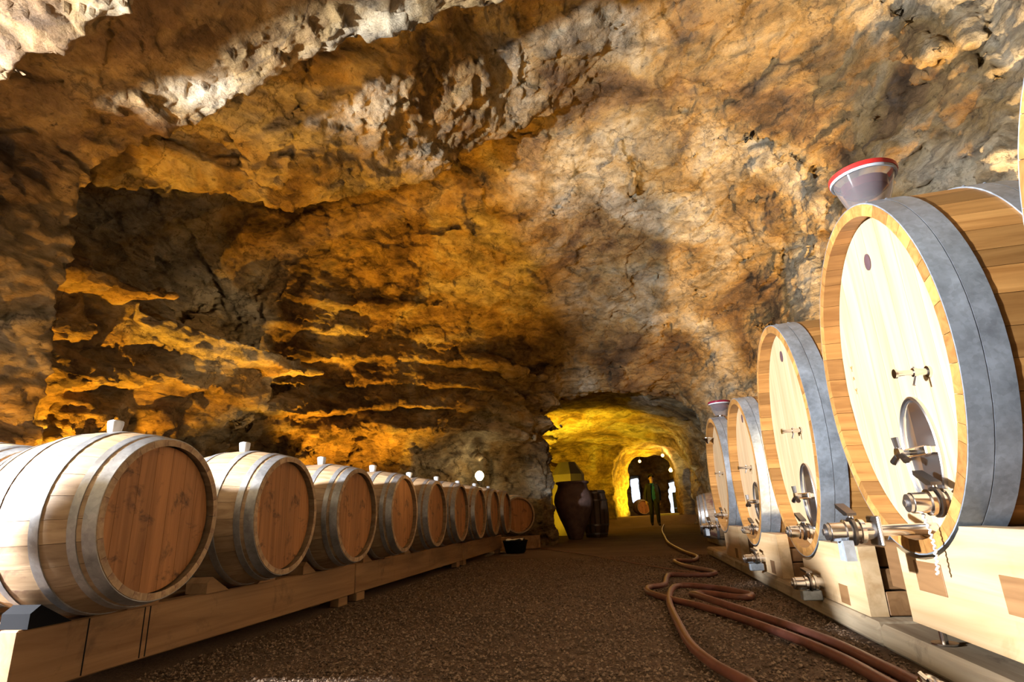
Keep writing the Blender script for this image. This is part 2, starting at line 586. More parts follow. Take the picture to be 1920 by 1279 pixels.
def build_cave():
    V, Q = surface_net((-7.0, -3.5, -0.35), (4.3, 13.0, 6.2), 0.055, cave)
    V, Q = subdivide(V, Q)
    N = vnormals(V, Q)
    d = fbm(V * np.array([1, 1, 1.6], np.float32), 2.3, 5, 101, .55) * 0.028
    rid = 1 - np.abs(fbm(V * np.array([1, 1, 2.2], np.float32), 3.4, 3, 131, .55))
    d += (rid - .6) * 0.03
    d += facets(V * np.array([1, 1, 1.7], np.float32), 2.6, 141) * 0.05
    d += facets(V * np.array([1, 1, 1.5], np.float32), 7.0, 151) * 0.022
    V = V + N * d[:, None]
    c = V[Q].mean(1)
    H = np.interp(c[:, 1], [-4, 3.25, 3.3, 8, 11, 12.1, 13], [3.2, 3.2, 4.1, 4.0, 3.2, 2.7, 2.7])
    g = np.where(c[:, 1] > 12.2, 3, np.where(c[:, 2] > H, 2, np.where(c[:, 0] < np.interp(c[:, 1], [0, 8, 12], [-.5, -.5, 0]), 0, 1)))
    names = [('wall_left', 'rough rock wall with overhanging beds behind the barrel row'),
             ('wall_right', 'ochre and cream rock wall rising behind the casks'),
             ('ceiling', 'rough rock vault of the cellar'),
             ('wall_back', 'rock around the mouth of the yellow lit tunnel')]
    for i, (nm, lb) in enumerate(names):
        structure(np_mesh(nm, V, Q[g == i], MT['rock']), lb)
    V, Q = surface_net((-5.2, 12.7, -0.35), (6.0, 36.0, 4.6), 0.13, cave)
    V, Q = subdivide(V, Q)
    N = vnormals(V, Q)
    d = fbm(V * np.array([1, 1, 1.6], np.float32), 1.8, 4, 101, .55) * 0.05
    V = V + N * d[:, None]
    structure(np_mesh('wall_tunnel', V, Q, MT['rock']), 'yellow lit rock tunnel with arch and far room')


def build_floor():
    def grid(x0, x1, y0, y1, r):
        nx, ny = int((x1 - x0) / r) + 1, int((y1 - y0) / r) + 1
        X, Y = np.meshgrid(np.linspace(x0, x1, nx), np.linspace(y0, y1, ny), indexing='ij')
        P = np.stack([X.ravel(), Y.ravel(), 0 * X.ravel()], 1).astype(np.float32)
        P[:, 2] = ground_z(P[:, 0], P[:, 1]) - 0.006 + 0.006 * fbm(P, 1.2, 3, 201)
        i = np.arange(nx * ny).reshape(nx, ny)
        q = np.stack([i[:-1, :-1].ravel(), i[1:, :-1].ravel(), i[1:, 1:].ravel(), i[:-1, 1:].ravel()], 1)
        return P, q
    P, q = grid(-7.0, 6.0, -3.6, 36.5, 0.1)
    structure(np_mesh('floor', P, q, MT['gravel']), 'brown gravel cellar floor')
    # loose gravel lying on the floor of the aisle
    n = 42000
    y = 1.75 + 6.5 * rng.random(n) ** 1.7
    x = -2.08 + 3.06 * rng.random(n)
    s = 0.0045 + 0.006 * rng.random(n) ** 2
    base = np.array([[1, 0, 0], [0, 1, 0], [-1, 0, 0], [0, -1, 0], [0, 0, .75], [0, 0, -.6]], np.float32)
    tri = np.array([[0, 1, 4], [1, 2, 4], [2, 3, 4], [3, 0, 4], [1, 0, 5], [2, 1, 5], [3, 2, 5], [0, 3, 5]])
    a = rng.random(n) * 6.28
    j = 1 + .45 * (rng.random((n, 6, 3)) - .5)
    b = base[None] * j
    ca, sa = np.cos(a)[:, None], np.sin(a)[:, None]
    bx = b[..., 0] * ca - b[..., 1] * sa
    by = b[..., 0] * sa + b[..., 1] * ca
    Vv = np.stack([x[:, None] + bx * s[:, None], y[:, None] + by * s[:, None], 0.003 + b[..., 2] * s[:, None]], -1).reshape(-1, 3)
    Q = (tri[None] + (np.arange(n) * 6)[:, None, None]).reshape(-1, 3)
    o = np_mesh('gravel', Vv, Q, MT['stones'], False)
    o['kind'] = 'stuff'
    o['label'] = 'loose brown gravel covering the aisle between the two rows'
    o['category'] = 'gravel'


build_cave()
build_floor()

# ------------------------------------------------------------------ mesh helpers
class MB:
    """collects shapes for ONE mesh object"""

    def __init__(self):
        self.v = []
        self.f = []

    def add(self, vs, fs):
        o = len(self.v)
        self.v += [tuple(p) for p in vs]
        self.f += [tuple(i + o for i in f) for f in fs]
        return self

    def box(self, x0, x1, y0, y1, z0, z1, ch=0.0):
        if ch <= 0:
            vs = [(x, y, z) for x in (x0, x1) for y in (y0, y1) for z in (z0, z1)]
            fs = [(0, 1, 3, 2), (4, 6, 7, 5), (0, 4, 5, 1), (2, 3, 7, 6), (0, 2, 6, 4), (1, 5, 7, 3)]
            return self.add(vs, fs)
        c = min(ch, (x1 - x0) / 3, (y1 - y0) / 3, (z1 - z0) / 3)
        vs = []
        ix = {}
        for sx in (0, 1):
            for sy in (0, 1):
                for sz in (0, 1):
                    X, Y, Z = (x0, x1)[sx], (y0, y1)[sy], (z0, z1)[sz]
                    dx, dy, dz = (c, -c)[sx], (c, -c)[sy], (c, -c)[sz]
                    for a, p in (('x', (X, Y + dy, Z + dz)), ('y', (X + dx, Y, Z + dz)), ('z', (X + dx, Y + dy, Z))):
                        ix[(sx, sy, sz, a)] = len(vs)
                        vs.append(p)
        fs = []
        for s in (0, 1):
            g = [(0, 0), (0, 1), (1, 1), (1, 0)]
            fx = [ix[(s, a, b, 'x')] for a, b in g]
            fy = [ix[(a, s, b, 'y')] for a, b in g]
            fz = [ix[(a, b, s, 'z')] for a, b in g]
            fs += [fx[::-1] if s else fx, fy if s else fy[::-1], fz[::-1] if s else fz]
            fs[-3] = fs[-3][::-1]
            fs[-2] = fs[-2][::-1]
            fs[-1] = fs[-1][::-1]
        for a in (0, 1):
            for b in (0, 1):
                fs.append([ix[(a, b, 0, 'x')], ix[(a, b, 1, 'x')], ix[(a, b, 1, 'y')], ix[(a, b, 0, 'y')]])
                fs.append([ix[(a, 0, b, 'x')], ix[(a, 1, b, 'x')], ix[(a, 1, b, 'z')], ix[(a, 0, b, 'z')]])
                fs.append([ix[(0, a, b, 'y')], ix[(1, a, b, 'y')], ix[(1, a, b, 'z')], ix[(0, a, b, 'z')]])
                for d in (0, 1):
                    fs.append([ix[(a, b, d, 'x')], ix[(a, b, d, 'y')], ix[(a, b, d, 'z')]])
        return self.add(vs, fs)

    def lathe(self, prof, n=24, origin=(0, 0, 0), axis='X', ry=1.0, rz=1.0, close=False):
        """prof: list of (t along axis, radius)"""
        vs = []
        for t, r in prof:
            for k in range(n):
                a = 2 * PI * k / n
                u, w = r * math.cos(a) * ry, r * math.sin(a) * rz
                p = {'X': (t, u, w), 'Y': (u, t, w), 'Z': (u, w, t)}[axis]
                vs.append((p[0] + origin[0], p[1] + origin[1], p[2] + origin[2]))
        fs = []
        m = len(prof)
        for i in range(m - 1 + (1 if close else 0)):
            for k in range(n):
                a, b = i * n + k, i * n + (k + 1) % n
                c, d = ((i + 1) % m) * n + (k + 1) % n, ((i + 1) % m) * n + k
                fs.append((a, b, c, d))
        if not close:
            if prof[0][1] > 1e-6:
                fs.append(tuple(range(n))[::-1])
            if prof[-1][1] > 1e-6:
                fs.append(tuple((m - 1) * n + k for k in range(n)))
        return self.add(vs, fs)

    def cyl(self, p0, p1, r0, r1=None, n=14):
        r1 = r0 if r1 is None else r1
        return self.tube([p0, p1], [r0, r1], n)

    def tube(self, pts, r, n=10, caps=True):
        pts = [Vector(p) for p in pts]
        rr = r if isinstance(r, (list, tuple)) else [r] * len(pts)
        vs = []
        fs = []
        up = None
        for i, p in enumerate(pts):
            d = (pts[min(i + 1, len(pts) - 1)] - pts[max(i - 1, 0)]).normalized()
            if up is None:
                up = d.orthogonal().normalized()
            up = (up - d * up.dot(d)).normalized()
            s = d.cross(up)
            for k in range(n):
                a = 2 * PI * k / n
                vs.append(p + (up * math.cos(a) + s * math.sin(a)) * rr[i])
        for i in range(len(pts) - 1):
            for k in range(n):
                fs.append((i * n + k, i * n + (k + 1) % n, (i + 1) * n + (k + 1) % n, (i + 1) * n + k))
        if caps:
            fs.append(tuple(range(n))[::-1])
            fs.append(tuple((len(pts) - 1) * n + k for k in range(n)))
        return self.add(vs, fs)

    def prism(self, poly, d0, d1, axis='X'):
        """poly of (u,w) in the plane normal to axis, extruded d0..d1"""
        n = len(poly)
        f = {'X': lambda d, u, w: (d, u, w), 'Y': lambda d, u, w: (u, d, w), 'Z': lambda d, u, w: (u, w, d)}[axis]
        vs = [f(d0, *p) for p in poly] + [f(d1, *p) for p in poly]
        fs = [tuple(range(n))[::-1], tuple(range(n, 2 * n))]
        fs += [(k, (k + 1) % n, n + (k + 1) % n, n + k) for k in range(n)]
        return self.add(vs, fs)

    def mesh(self, name, mat, smooth=40):
        me = bpy.data.meshes.new(name)
        me.from_pydata(self.v, [], self.f)
        import bmesh
        bm = bmesh.new()
        bm.from_mesh(me)
        bmesh.ops.recalc_face_normals(bm, faces=bm.faces)
        bm.to_mesh(me)
        bm.free()
        me.materials.append(mat)
        if smooth:
            me.polygons.foreach_set('use_smooth', [True] * len(me.polygons))
            try:
                me.set_sharp_from_angle(angle=math.radians(smooth))
            except Exception:
                pass
        return me

    def build(self, name, mat, parent=None, loc=(0, 0, 0), rot=(0, 0, 0), smooth=40):
        return link(name, self.mesh(name, mat, smooth), parent, loc, rot)


def link(name, me, parent=None, loc=(0, 0, 0), rot=(0, 0, 0)):
    o = bpy.data.objects.new(name, me)
    COL.objects.link(o)
    o.parent = parent
    o.location = loc
    o.rotation_euler = rot
    return o


def tag(o, label, cat, group=None):
    o['label'] = label
    o['category'] = cat
    if group:
        o['group'] = group
    return o


def thing(name, label, cat, loc=(0, 0, 0), rotz=0.0, group=None):
    o = bpy.data.objects.new(name, None)
    o.empty_display_size = .1
    COL.objects.link(o)
    o.location = loc
    o.rotation_euler = (0, 0, rotz)
    o['kind'] = 'thing'
    return tag(o, label, cat, group)


# ------------------------------------------------------------------ wine barrels (axis along X, head facing +X)
BL, BR, BC = 0.62, 0.362, 0.312      # length, belly radius, chime radius
NST = 26


def b_r(x):
    t = x / (BL / 2)
    return BR - (BR - BC) * abs(t) ** 1.9


def stave_geo(a0, a1, ns=8, across=2, th=.026):
    xs = [-BL / 2 + BL * i / ns for i in range(ns + 1)]
    aa = [a0 + (a1 - a0) * j / across for j in range(across + 1)]
    vs = []
    for x in xs:
        for off in (0, th):
            for a in aa:
                r = b_r(x) - off
                vs.append((x, r * math.cos(a), r * math.sin(a)))
    w = across + 1
    row = 2 * w
    fs = []
    for i in range(ns):
        o, p = i * row, (i + 1) * row
        for j in range(across):
            fs.append((o + j, o + j + 1, p + j + 1, p + j))
            fs.append((o + w + j, p + w + j, p + w + j + 1, o + w + j + 1))
        fs.append((o, p, p + w, o + w))
        fs.append((o + across, o + w + across, p + w + across, p + across))
    for o in (0, ns * row):
        for j in range(across):
            fs.append((o + j, o + w + j, o + w + j + 1, o + j + 1))
    return vs, fs


def hoop_geo(rf, x0, x1, th=.0035, n=56, ry=1.0, rz=1.0):
    mb = MB()
    prof = [(x0, rf(x0) - .002), (x0, rf(x0) + th), ((x0 + x1) / 2, rf((x0 + x1) / 2) + th), (x1, rf(x1) + th), (x1, rf(x1) - .002)]
    mb.lathe(prof, n, close=True, ry=ry, rz=rz)
    return mb


def boards_geo(ry, rz, n, th, gap=.0016, seg=6, jit=None):
    """vertical boards clipped to an ellipse in the YZ plane"""
    out = []
    edges = [-1 + 2 * i / n for i in range(n + 1)]
    if jit:
        for i in range(1, n):
            edges[i] += jit.uniform(-.25, .25) / n
    for i in range(n):
        y0, y1 = edges[i] * ry + gap / 2, edges[i + 1] * ry - gap / 2
        ys = [y0 + (y1 - y0) * k / seg for k in range(seg + 1)]
        zf = lambda y: rz * math.sqrt(max(0.0, 1 - (y / ry) ** 2))
        poly = [(y, zf(y)) for y in ys] + [(y, -zf(y)) for y in ys[::-1]]
        cl = [poly[0]]
        for p in poly[1:]:
            if abs(p[0] - cl[-1][0]) + abs(p[1] - cl[-1][1]) > 1e-5:
                cl.append(p)
        out.append(MB().prism(cl, 0, th, 'X'))
    return out


BM = {}
BM['stave'] = MB().add(*stave_geo(-PI / NST + .0022, PI / NST - .0022)).mesh('stave', MT['barrel_stave'], 50)
body = MB()
for k in range(NST):
    body.add(*stave_geo(2 * PI * k / NST + .003, 2 * PI * (k + 1) / NST - .003, 6, 2))
BM['body'] = body.mesh('barrel_body', MT['barrel_stave'], 50)
BM['hoops'] = []
for (x0, x1) in ((.262, .307), (.212, .242), (.075, .112)):
    for s in (1, -1):
        a, b = (x0, x1) if s > 0 else (-x1, -x0)
        BM['hoops'].append(hoop_geo(b_r, a, b).mesh('hoop', MT['hoop'], 30))
jr = random.Random(3)
BM['boards'] = [g.mesh('head_board', MT['barrel_head'], 30) for g in boards_geo(.287, .287, 7, .02, jit=jr)]
BM['back'] = MB().lathe([(-.27, 0.0), (-.27, .287), (-.255, .287), (-.255, 0)], 40).mesh('back_head', MT['barrel_head'], 30)
bm_ = MB().lathe([(0, .021), (.012, .026), (.045, .031), (.058, .031), (.062, .026), (.055, .017), (.03, .014), (.03, 0)], 14, axis='Z')
BM['bung'] = bm_.mesh('bung', MT['bung'], 40)
chip = MB().lathe([(0, .020), (.034, .016), (.036, 0)], 10, axis='Z')
BM['bung_core'] = chip.mesh('bung_core', MT['dark_steel'], 40)


def barrel(label, loc, detail=2, rotz=0.0, roll=0.0, bung=True, group='wine barrels lying along the left beam'):
    """loc: centre of the belly; detail 2 = single staves and boards, 1 = joined body with boards"""
    t = thing('wine_barrel', label, 'barrel', (loc[0], loc[1], loc[2] - BR), rotz, group)
    c = (0, 0, BR)
    if detail == 2:
        for k in range(NST):
            link('stave', BM['stave'], t, c, (2 * PI * (k + .5) / NST + roll, 0, 0))
    else:
        link('barrel_body', BM['body'], t, c, (roll, 0, 0))
    for h in BM['hoops']:
        link('hoop', h, t, c, (roll, 0, 0))
    for b in BM['boards']:
        link('head_board', b, t, (BL / 2 - .055, 0, BR), (roll * .6, 0, 0))
    link('back_head', BM['back'], t, c)
    if bung:
        b = link('bung', BM['bung'], t, (0, 0, 2 * BR - .008))
        b['label'] = 'translucent white bung'
        link('bung_core', BM['bung_core'], b, (0, 0, .031))
    return t


ords = ['nearest', 'second', 'third', 'fourth', 'fifth', 'sixth', 'seventh', 'eighth', 'ninth']
looks = ['large wine stained oak barrel nearest the camera on the left beam',
         'oak barrel half in shadow, second from the camera on the left beam',
         'oak barrel third from the camera on the left beam',
         'oak barrel fourth from the camera on the left beam',
         'oak barrel with a brighter amber head, fifth from the camera on the left beam',
         'oak barrel sixth from the camera on the left beam',
         'oak barrel seventh from the camera on the left beam',
         'oak barrel eighth from the camera, second last on the left beam',
         'oak barrel last and farthest in the row on the left beam']
BX = -1.852 - BL / 2
for i in range(9):
    barrel(looks[i], (BX, 2.124 + .899 * i, .64 + (.006 if i % 2 else 0)), 2 if i < 6 else 1, roll=(0.0, .05, -.04, .1, -.09, .03, 0, .06, -.03)[i], rotz=(0, .01, -.012, .008, 0, .01, 0, 0, 0)[i])
RX = BX - .69
for i in (-1, 1, 2, 3, 4, 5, 6, 7):
    lb = 'oak barrel behind the nearest one, only its top showing at the left edge' if i == 1 else 'oak barrel of the rear row, hidden behind the front row'
    barrel(lb, (RX, 1.25 + .899 * i, .64), 1, roll=.07 * i, bung=i != 1, group='wine barrels in the rear row')
# upright keg added out of view to keep the work light off near gravel
t = thing('light_blocker_keg', 'added upright oak keg, unseen, blocking light at the near end of the left rack', 'keg', (-2.55, 1.25, 0))
MB().lathe([(0, .235), (.25, .262), (.5, .27), (.75, .262), (.99, .235), (.99, .21), (.96, .21), (.96, 0)], 28, axis='Z').build('keg_body', MT['barrel_stave'], t)
for z, r in ((.02, .238), (.2, .258), (.75, .262), (.95, .241)):
    MB().lathe([(z, r - .006), (z, r + .004), (z + .035, r + .004), (z + .035, r - .006)], 28, axis='Z', close=True).build('hoop', MT['hoop'], t)
# barrel standing apart beyond the end of the row, its lit head turned to the camera
barrel('oak barrel with lit pale head lying beyond the end of the row by the pillar', (-2.06, 10.75, .64 - .05), 1, rotz=-.95, bung=False, group='single barrels farther back')

# left rack: beams on blocks
for nm, (x0, x1), lb in (('front', (-2.185, -2.10), 'front'), ('rear', (-2.40, -2.32), 'rear')):
    segs = [(1.81, 4.42), (4.435, 7.49), (7.505, 9.95)]
    which = ['near', 'middle', 'far']
    for k, (y0, y1) in enumerate(segs):
        t = thing('rack_beam', f'{which[k]} length of the {lb} timber beam carrying the left barrels', 'beam', ((x0 + x1) / 2, (y0 + y1) / 2, 0), 0, 'timber beams under the left barrels')
        h = (y1 - y0) / 2
        w = (x1 - x0) / 2
        MB().box(-w, w, -h, h, .062, .276, .006).build('timber', MT['beam'], t, smooth=0)
        if k == 0 and nm == 'front':
            for ym in (2.09, 2.365, 2.395):
                MB().box(w - .001, w + .0008, ym - (y0 + y1) / 2 - .003, ym - (y0 + y1) / 2 + .003, .07, .27).build('dark_mark', MT['black'], t, smooth=0)
        for yb in (-h + .12, h - .16):
            MB().box(-w + .005, w - .01, yb - .07, yb + .07, 0, .0615, .004).build('block', MT['beam'], t, smooth=0)
for x0, lb in ((-2.66, 'front'), (-3.08, 'back')):
    t = thing('rack_beam', f'{lb} timber beam carrying the rear row of barrels', 'beam', (x0, 4.0, 0), 0, 'timber beams under the rear row')
    MB().box(-.04, .04, -2.3, 4.2, 0, .276, .006).build('timber', MT['beam'], t, smooth=0)
# dark wedges holding the barrels
wm = MB().prism([(-.085, 0), (.085, 0), (.085, .05), (.05, .075)], -.06, .06, 'X').mesh('wedge', MT['black'], 0)
wm2 = MB().prism([(-.085, 0), (.085, 0), (.085, .05), (.05, .075)], -.06, .06, 'X').mesh('wedge', MT['beam'], 0)
for i in range(5):
    y = 2.124 + .899 * i
    place = ['nearest', 'second', 'third', 'fourth', 'fifth'][i]
    tag(link('wedge', wm2 if i else wm, None, (-2.145, y - .21, .2765), (0, 0, PI)), f'small wedge under the near side of the {place} left barrel', 'wedge', 'wedges under the left barrels')
    tag(link('wedge', wm2, None, (-2.145, y + .21, .2765)), f'small wedge under the far side of the {place} left barrel', 'wedge', 'wedges under the left barrels')

# ------------------------------------------------------------------ large casks on the right (axis along X, head facing -X)
CXF = 1.02
CLEN = 1.2


def c_s(x):
    return 1 + .03 * (1 - ((x - CLEN / 2) / (CLEN / 2)) ** 2)


def cask_stave(ry, rz, a0, a1, th=.045):
    xs = [0, .04, .09, .15, .33, .5, .7, .9, 1.06, CLEN]
    aa = [a0, (a0 + a1) / 2, a1]
    vs = []
    for x in xs:
        s = c_s(x)
        for off in (0, th):
            for a in aa:
                n = Vector((0, math.cos(a) / ry, math.sin(a) / rz)).normalized()
                vs.append((x, ry * s * math.cos(a) - n.y * off, rz * s * math.sin(a) - n.z * off))
    w, row, fs = 3, 6, []
    for i in range(len(xs) - 1):
        o, p = i * row, (i + 1) * row
        for j in range(2):
            fs.append((o + j, o + j + 1, p + j + 1, p + j))
            fs.append((o + w + j, p + w + j, p + w + j + 1, o + w + j + 1))
        fs.append((o, p, p + w, o + w))
        fs.append((o + 2, o + w + 2, p + w + 2, p + 2))
    for o in (0, (len(xs) - 1) * row):
        for j in range(2):
            fs.append((o + j, o + w + j, o + w + j + 1, o + j + 1))
    return vs, fs


def ell_hoop(ry, rz, x0, x1, th=.005, n=72):
    mb = MB()
    n_ = n
    rows = []
    for (x, off) in ((x0, -.003), (x0, th), ((x0 + x1) / 2, th), (x1, th), (x1, -.003)):
        s = c_s(x)
        rows.append([(x, (ry * s + off) * math.cos(2 * PI * k / n_), (rz * s + off) * math.sin(2 * PI * k / n_)) for k in range(n_)])
    vs = [p for r in rows for p in r]
    fs = [(i * n_ + k, i * n_ + (k + 1) % n_, ((i + 1) % 5) * n_ + (k + 1) % n_, ((i + 1) % 5) * n_ + k) for i in range(5) for k in range(n_)]
    mb.add(vs, fs)
    # rivets near the crown
    for a in (1.9, 1.84):
        s = c_s(x0)
        mb.lathe([(0, 0.0), (0, .007), (.004, .005), (.006, 0)], 8, ((x0 + x1) / 2, (ry * s + th) * math.cos(a), (rz * s + th) * math.sin(a)), 'Z')
    return mb


def butterfly_valve(parent, loc, s=1.0, lever=.5, name='valve', label='stainless butterfly valve'):
    """valve on a stub along -X; origin on the face it is screwed to"""
    b = MB().lathe([(0, .030 * s), (-.035 * s, .030 * s), (-.035 * s, .042 * s), (-.05 * s, .044 * s), (-.052 * s, .036 * s), (-.085 * s, .036 * s), (-.087 * s, .043 * s),
                    (-.10 * s, .043 * s), (-.102 * s, .034 * s), (-.15 * s, .034 * s), (-.152 * s, .028 * s), (-.152 * s, 0)], 22)
    v = b.build(name, MT['steel'], parent, loc)
    v['label'] = label
    MB().lathe([(-.078 * s, .050 * s), (-.068 * s, .050 * s), (-.068 * s, .034 * s), (-.078 * s, .034 * s)], 22, close=True).build('clamp_ring', MT['dark_steel'], v)
    MB().lathe([(.03 * s, .009 * s), (.058 * s, .009 * s)], 10, (-.068 * s, 0, 0), 'Z').build('stem', MT['steel'], v)
    h = MB()
    h.prism([(-.016 * s, .055 * s), (-.016 * s, .065 * s), (.10 * s * math.cos(lever), .065 * s + .10 * s * math.sin(lever)), (.10 * s * math.cos(lever), .050 * s + .10 * s * math.sin(lever)), (.016 * s, .055 * s)], -.085 * s, -.052 * s, 'X')
    hh = h.build('lever', MT['dark_steel'], v, rot=(0, 0, 0), smooth=0)
    hh.rotation_euler = (0, 0, .0)
    MB().lathe([(-.152 * s, .03 * s), (-.162 * s, .03 * s), (-.162 * s, .012 * s), (-.172 * s, .012 * s), (-.172 * s, 0)], 18).build('end_cap', MT['brushed'], v)
    return v


def tasting_tap(parent, loc, s=1.0):
    b = MB().lathe([(0, .020 * s), (-.010 * s, .020 * s), (-.010 * s, .012 * s), (-.04 * s, .012 * s), (-.042 * s, .016 * s), (-.055 * s, .016 * s), (-.057 * s, .010 * s), (-.105 * s, .010 * s), (-.107 * s, .017 * s), (-.115 * s, .017 * s), (-.115 * s, 0)], 16)
    v = b.build('tasting_tap', MT['steel'], parent, loc)
    MB().tube([(-.048 * s, 0, .02 * s), (-.048 * s, 0, -.014 * s), (-.062 * s, -.004, -.046 * s)], .005 * s, 8).build('tap_lever', MT['brushed'], v)
    return v


def manhole(parent, loc, a=.128, b=.205):
    """oval steel door: rim, dished plate with a raised spine, cross bar with three-lobed handle"""
    n = 40
    m = MB()
    m.lathe([(.004, 1.0), (-.012, 1.0), (-.016, .97), (-.012, .93), (.004, .93)], n, ry=a, rz=b, close=True)
    d = m.build('manhole_rim', MT['brushed'], parent, loc)
    d['label'] = 'oval stainless steel door'
    vs = [(-.004, 0, b * .94), (-.004, 0, -b * .94)]
    ring = [(.002, a * .94 * math.cos(2 * PI * k / n), b * .94 * math.sin(2 * PI * k / n)) for k in range(n)]
    spine = [(-.018, 0, b * .94 * z) for z in (.9, .45, 0, -.45, -.9)]
    p = MB()
    P = MB()
    allv = ring + spine
    fs = []
    for k in range(n):
        k2 = (k + 1) % n
        z = (ring[k][2] + ring[k2][2]) / 2 / (b * .94)
        s0 = min(range(5), key=lambda q: abs((.9, .45, 0, -.45, -.9)[q] - ring[k][2] / (b * .94)))
        s1 = min(range(5), key=lambda q: abs((.9, .45, 0, -.45, -.9)[q] - ring[k2][2] / (b * .94)))
        fs.append((k, k2, n + s0))
        if s0 != s1:
            fs.append((k2, n + s1, n + s0))
    P.add(allv, fs)
    P.build('door_plate', MT['brushed'], d, smooth=12)
    MB().box(-.050, -.030, -a * .92, a * .92, -.016, .016, .004).build('cross_bar', MT['steel'], d, smooth=0)
    for sy in (-1, 1):
        MB().box(-.034, -.002, sy * a * .86 - .008, sy * a * .86 + .008, -.012, .012, .002).build('bar_lug', MT['steel'], d, smooth=0)
    MB().lathe([(-.02, .010), (-.075, .010), (-.078, .024), (-.092, .024), (-.094, 0)], 14).build('bolt', MT['steel'], d)
    for k in range(3):
        a_ = PI / 2 + k * 2 * PI / 3
        MB().tube([(-.085, .018 * math.cos(a_), .018 * math.sin(a_)), (-.088, .058 * math.cos(a_), .058 * math.sin(a_))], [.011, .013], 8).build('handle_lobe', MT['dark_steel'], d)
    return d


def glyph(parent, strokes, loc, s, w=.0035):
    m = MB()
    for (y0, z0), (y1, z1) in strokes:
        d = Vector((0, y1 - y0, z1 - z0)).normalized()
        n = Vector((0, -d.z, d.y)) * w
        a, b = Vector((0, y0 * s, z0 * s)), Vector((0, y1 * s, z1 * s))
        q = [a + n, b + n, b - n, a - n]
        m.add([(-.0006, p.y, p.z) for p in q] + [(.002, p.y, p.z) for p in q], [(0, 1, 2, 3), (4, 7, 6, 5), (0, 4, 5, 1), (1, 5, 6, 2), (2, 6, 7, 3), (3, 7, 4, 0)])
    return m.build('brand_mark', MT['brand'], parent, loc, smooth=0)


def cask(label, yc, zc, ry, rz, feats, nst=40, nb=10, seed=1, x0=CXF):
    r = random.Random(seed)
    t = thing('oak_cask', label, 'cask', (x0, yc, zc - rz * 1.03), 0, 'large oval casks along the right wall')
    c = (0, 0, rz * 1.03)
    # stave joints at roughly even arc length with small differences in width
    N = 720
    arc = [0.0]
    for k in range(N):
        a = 2 * PI * (k + .5) / N
        arc.append(arc[-1] + math.hypot(ry * math.sin(a), rz * math.cos(a)) * 2 * PI / N)
    cuts = [arc[-1] * (k + r.uniform(-.22, .22)) / nst for k in range(nst)]
    ang = [float(np.interp(q % arc[-1], arc, [2 * PI * k / N for k in range(N + 1)])) for q in cuts]
    for k in range(nst):
        a0, a1 = ang[k], ang[(k + 1) % nst]
        if a1 < a0 - 1e-6:
            a1 += 2 * PI
        if a1 - a0 > 1.5:
            a0 += 2 * PI
        g = .0009 / max(ry, rz)
        MB().add(*cask_stave(ry, rz, a0 + g, a1 - g)).build('stave', MT['cask_stave'], t, c, smooth=30)
    for g in boards_geo(ry - .043, rz - .043, nb, .028, jit=r):
        g.build('head_board', MT['cask_head'], t, (.072, 0, c[2]), smooth=30)
    MB().lathe([(1.10, 0), (1.10, 1), (1.12, 1), (1.12, 0)], 48, ry=ry - .04, rz=rz - .04).build('back_head', MT['cask_head'], t, c)
    for (a, b) in ((.001, .068), (.071, .140), (.345, .415), (.418, .488), (.735, .845), (1.06, 1.199)):
        ell_hoop(ry, rz, a, b).build('hoop', MT['galv'], t, c)
    z0 = zc - rz * 1.03     # feature coordinates below are given relative to the cask centre
    for ft, (fy, fz), *rest in feats:
        p = (.072, fy, fz + c[2])
        if ft == 'badge':
            b = MB().lathe([(.002, 1), (-.004, 1), (-.005, .9), (-.005, 0)], 24, ry=.026, rz=.036).build('badge', MT['badge'], t, p)
            b['label'] = 'dark oval badge'
        elif ft == 'tap':
            tasting_tap(t, p, *rest)
        elif ft == 'manhole':
            manhole(t, p, *rest)
        elif ft == 'valve':
            butterfly_valve(t, p, *rest)
        elif ft == 'brand':
            for k, st in enumerate(([((-.5, .6), (0, 0)), ((.5, .6), (0, 0)), ((0, 0), (0, -.7))],
                                    [((-.45, -.3), (0, .4)), ((0, .4), (.45, -.3))],
                                    [((-.5, .6), (0, 0)), ((.5, .6), (0, 0)), ((0, 0), (0, -.7))])):
                glyph(t, st, (.072, fy, fz + c[2] - (0, .047, .105)[k]), .02)
    return t


def drain(parent_cask, yl, z, x_in, x_out, chain=False):
    """pipe out of the foot of the head with a flanged butterfly valve on its end (world-size, local coords)"""
    p = MB().lathe([(x_in, .020), (x_out, .020)], 16).build('drain_pipe', MT['steel'], parent_cask, (0, yl, z))
    MB().box(x_out - .012, x_out, -.052, .052, -.052, .052, .008).build('flange', MT['brushed'], p, smooth=0)
    v = butterfly_valve(parent_cask, (x_out - .012, yl, z), 1.0, .35, 'drain_valve', 'stainless drain valve')
    MB().prism([(-.03, -.03), (.03, -.03), (.034, -.10), (-.034, -.10)], -.12, -.085, 'X').build('bracket', MT['galv'], v, smooth=0)
    return v


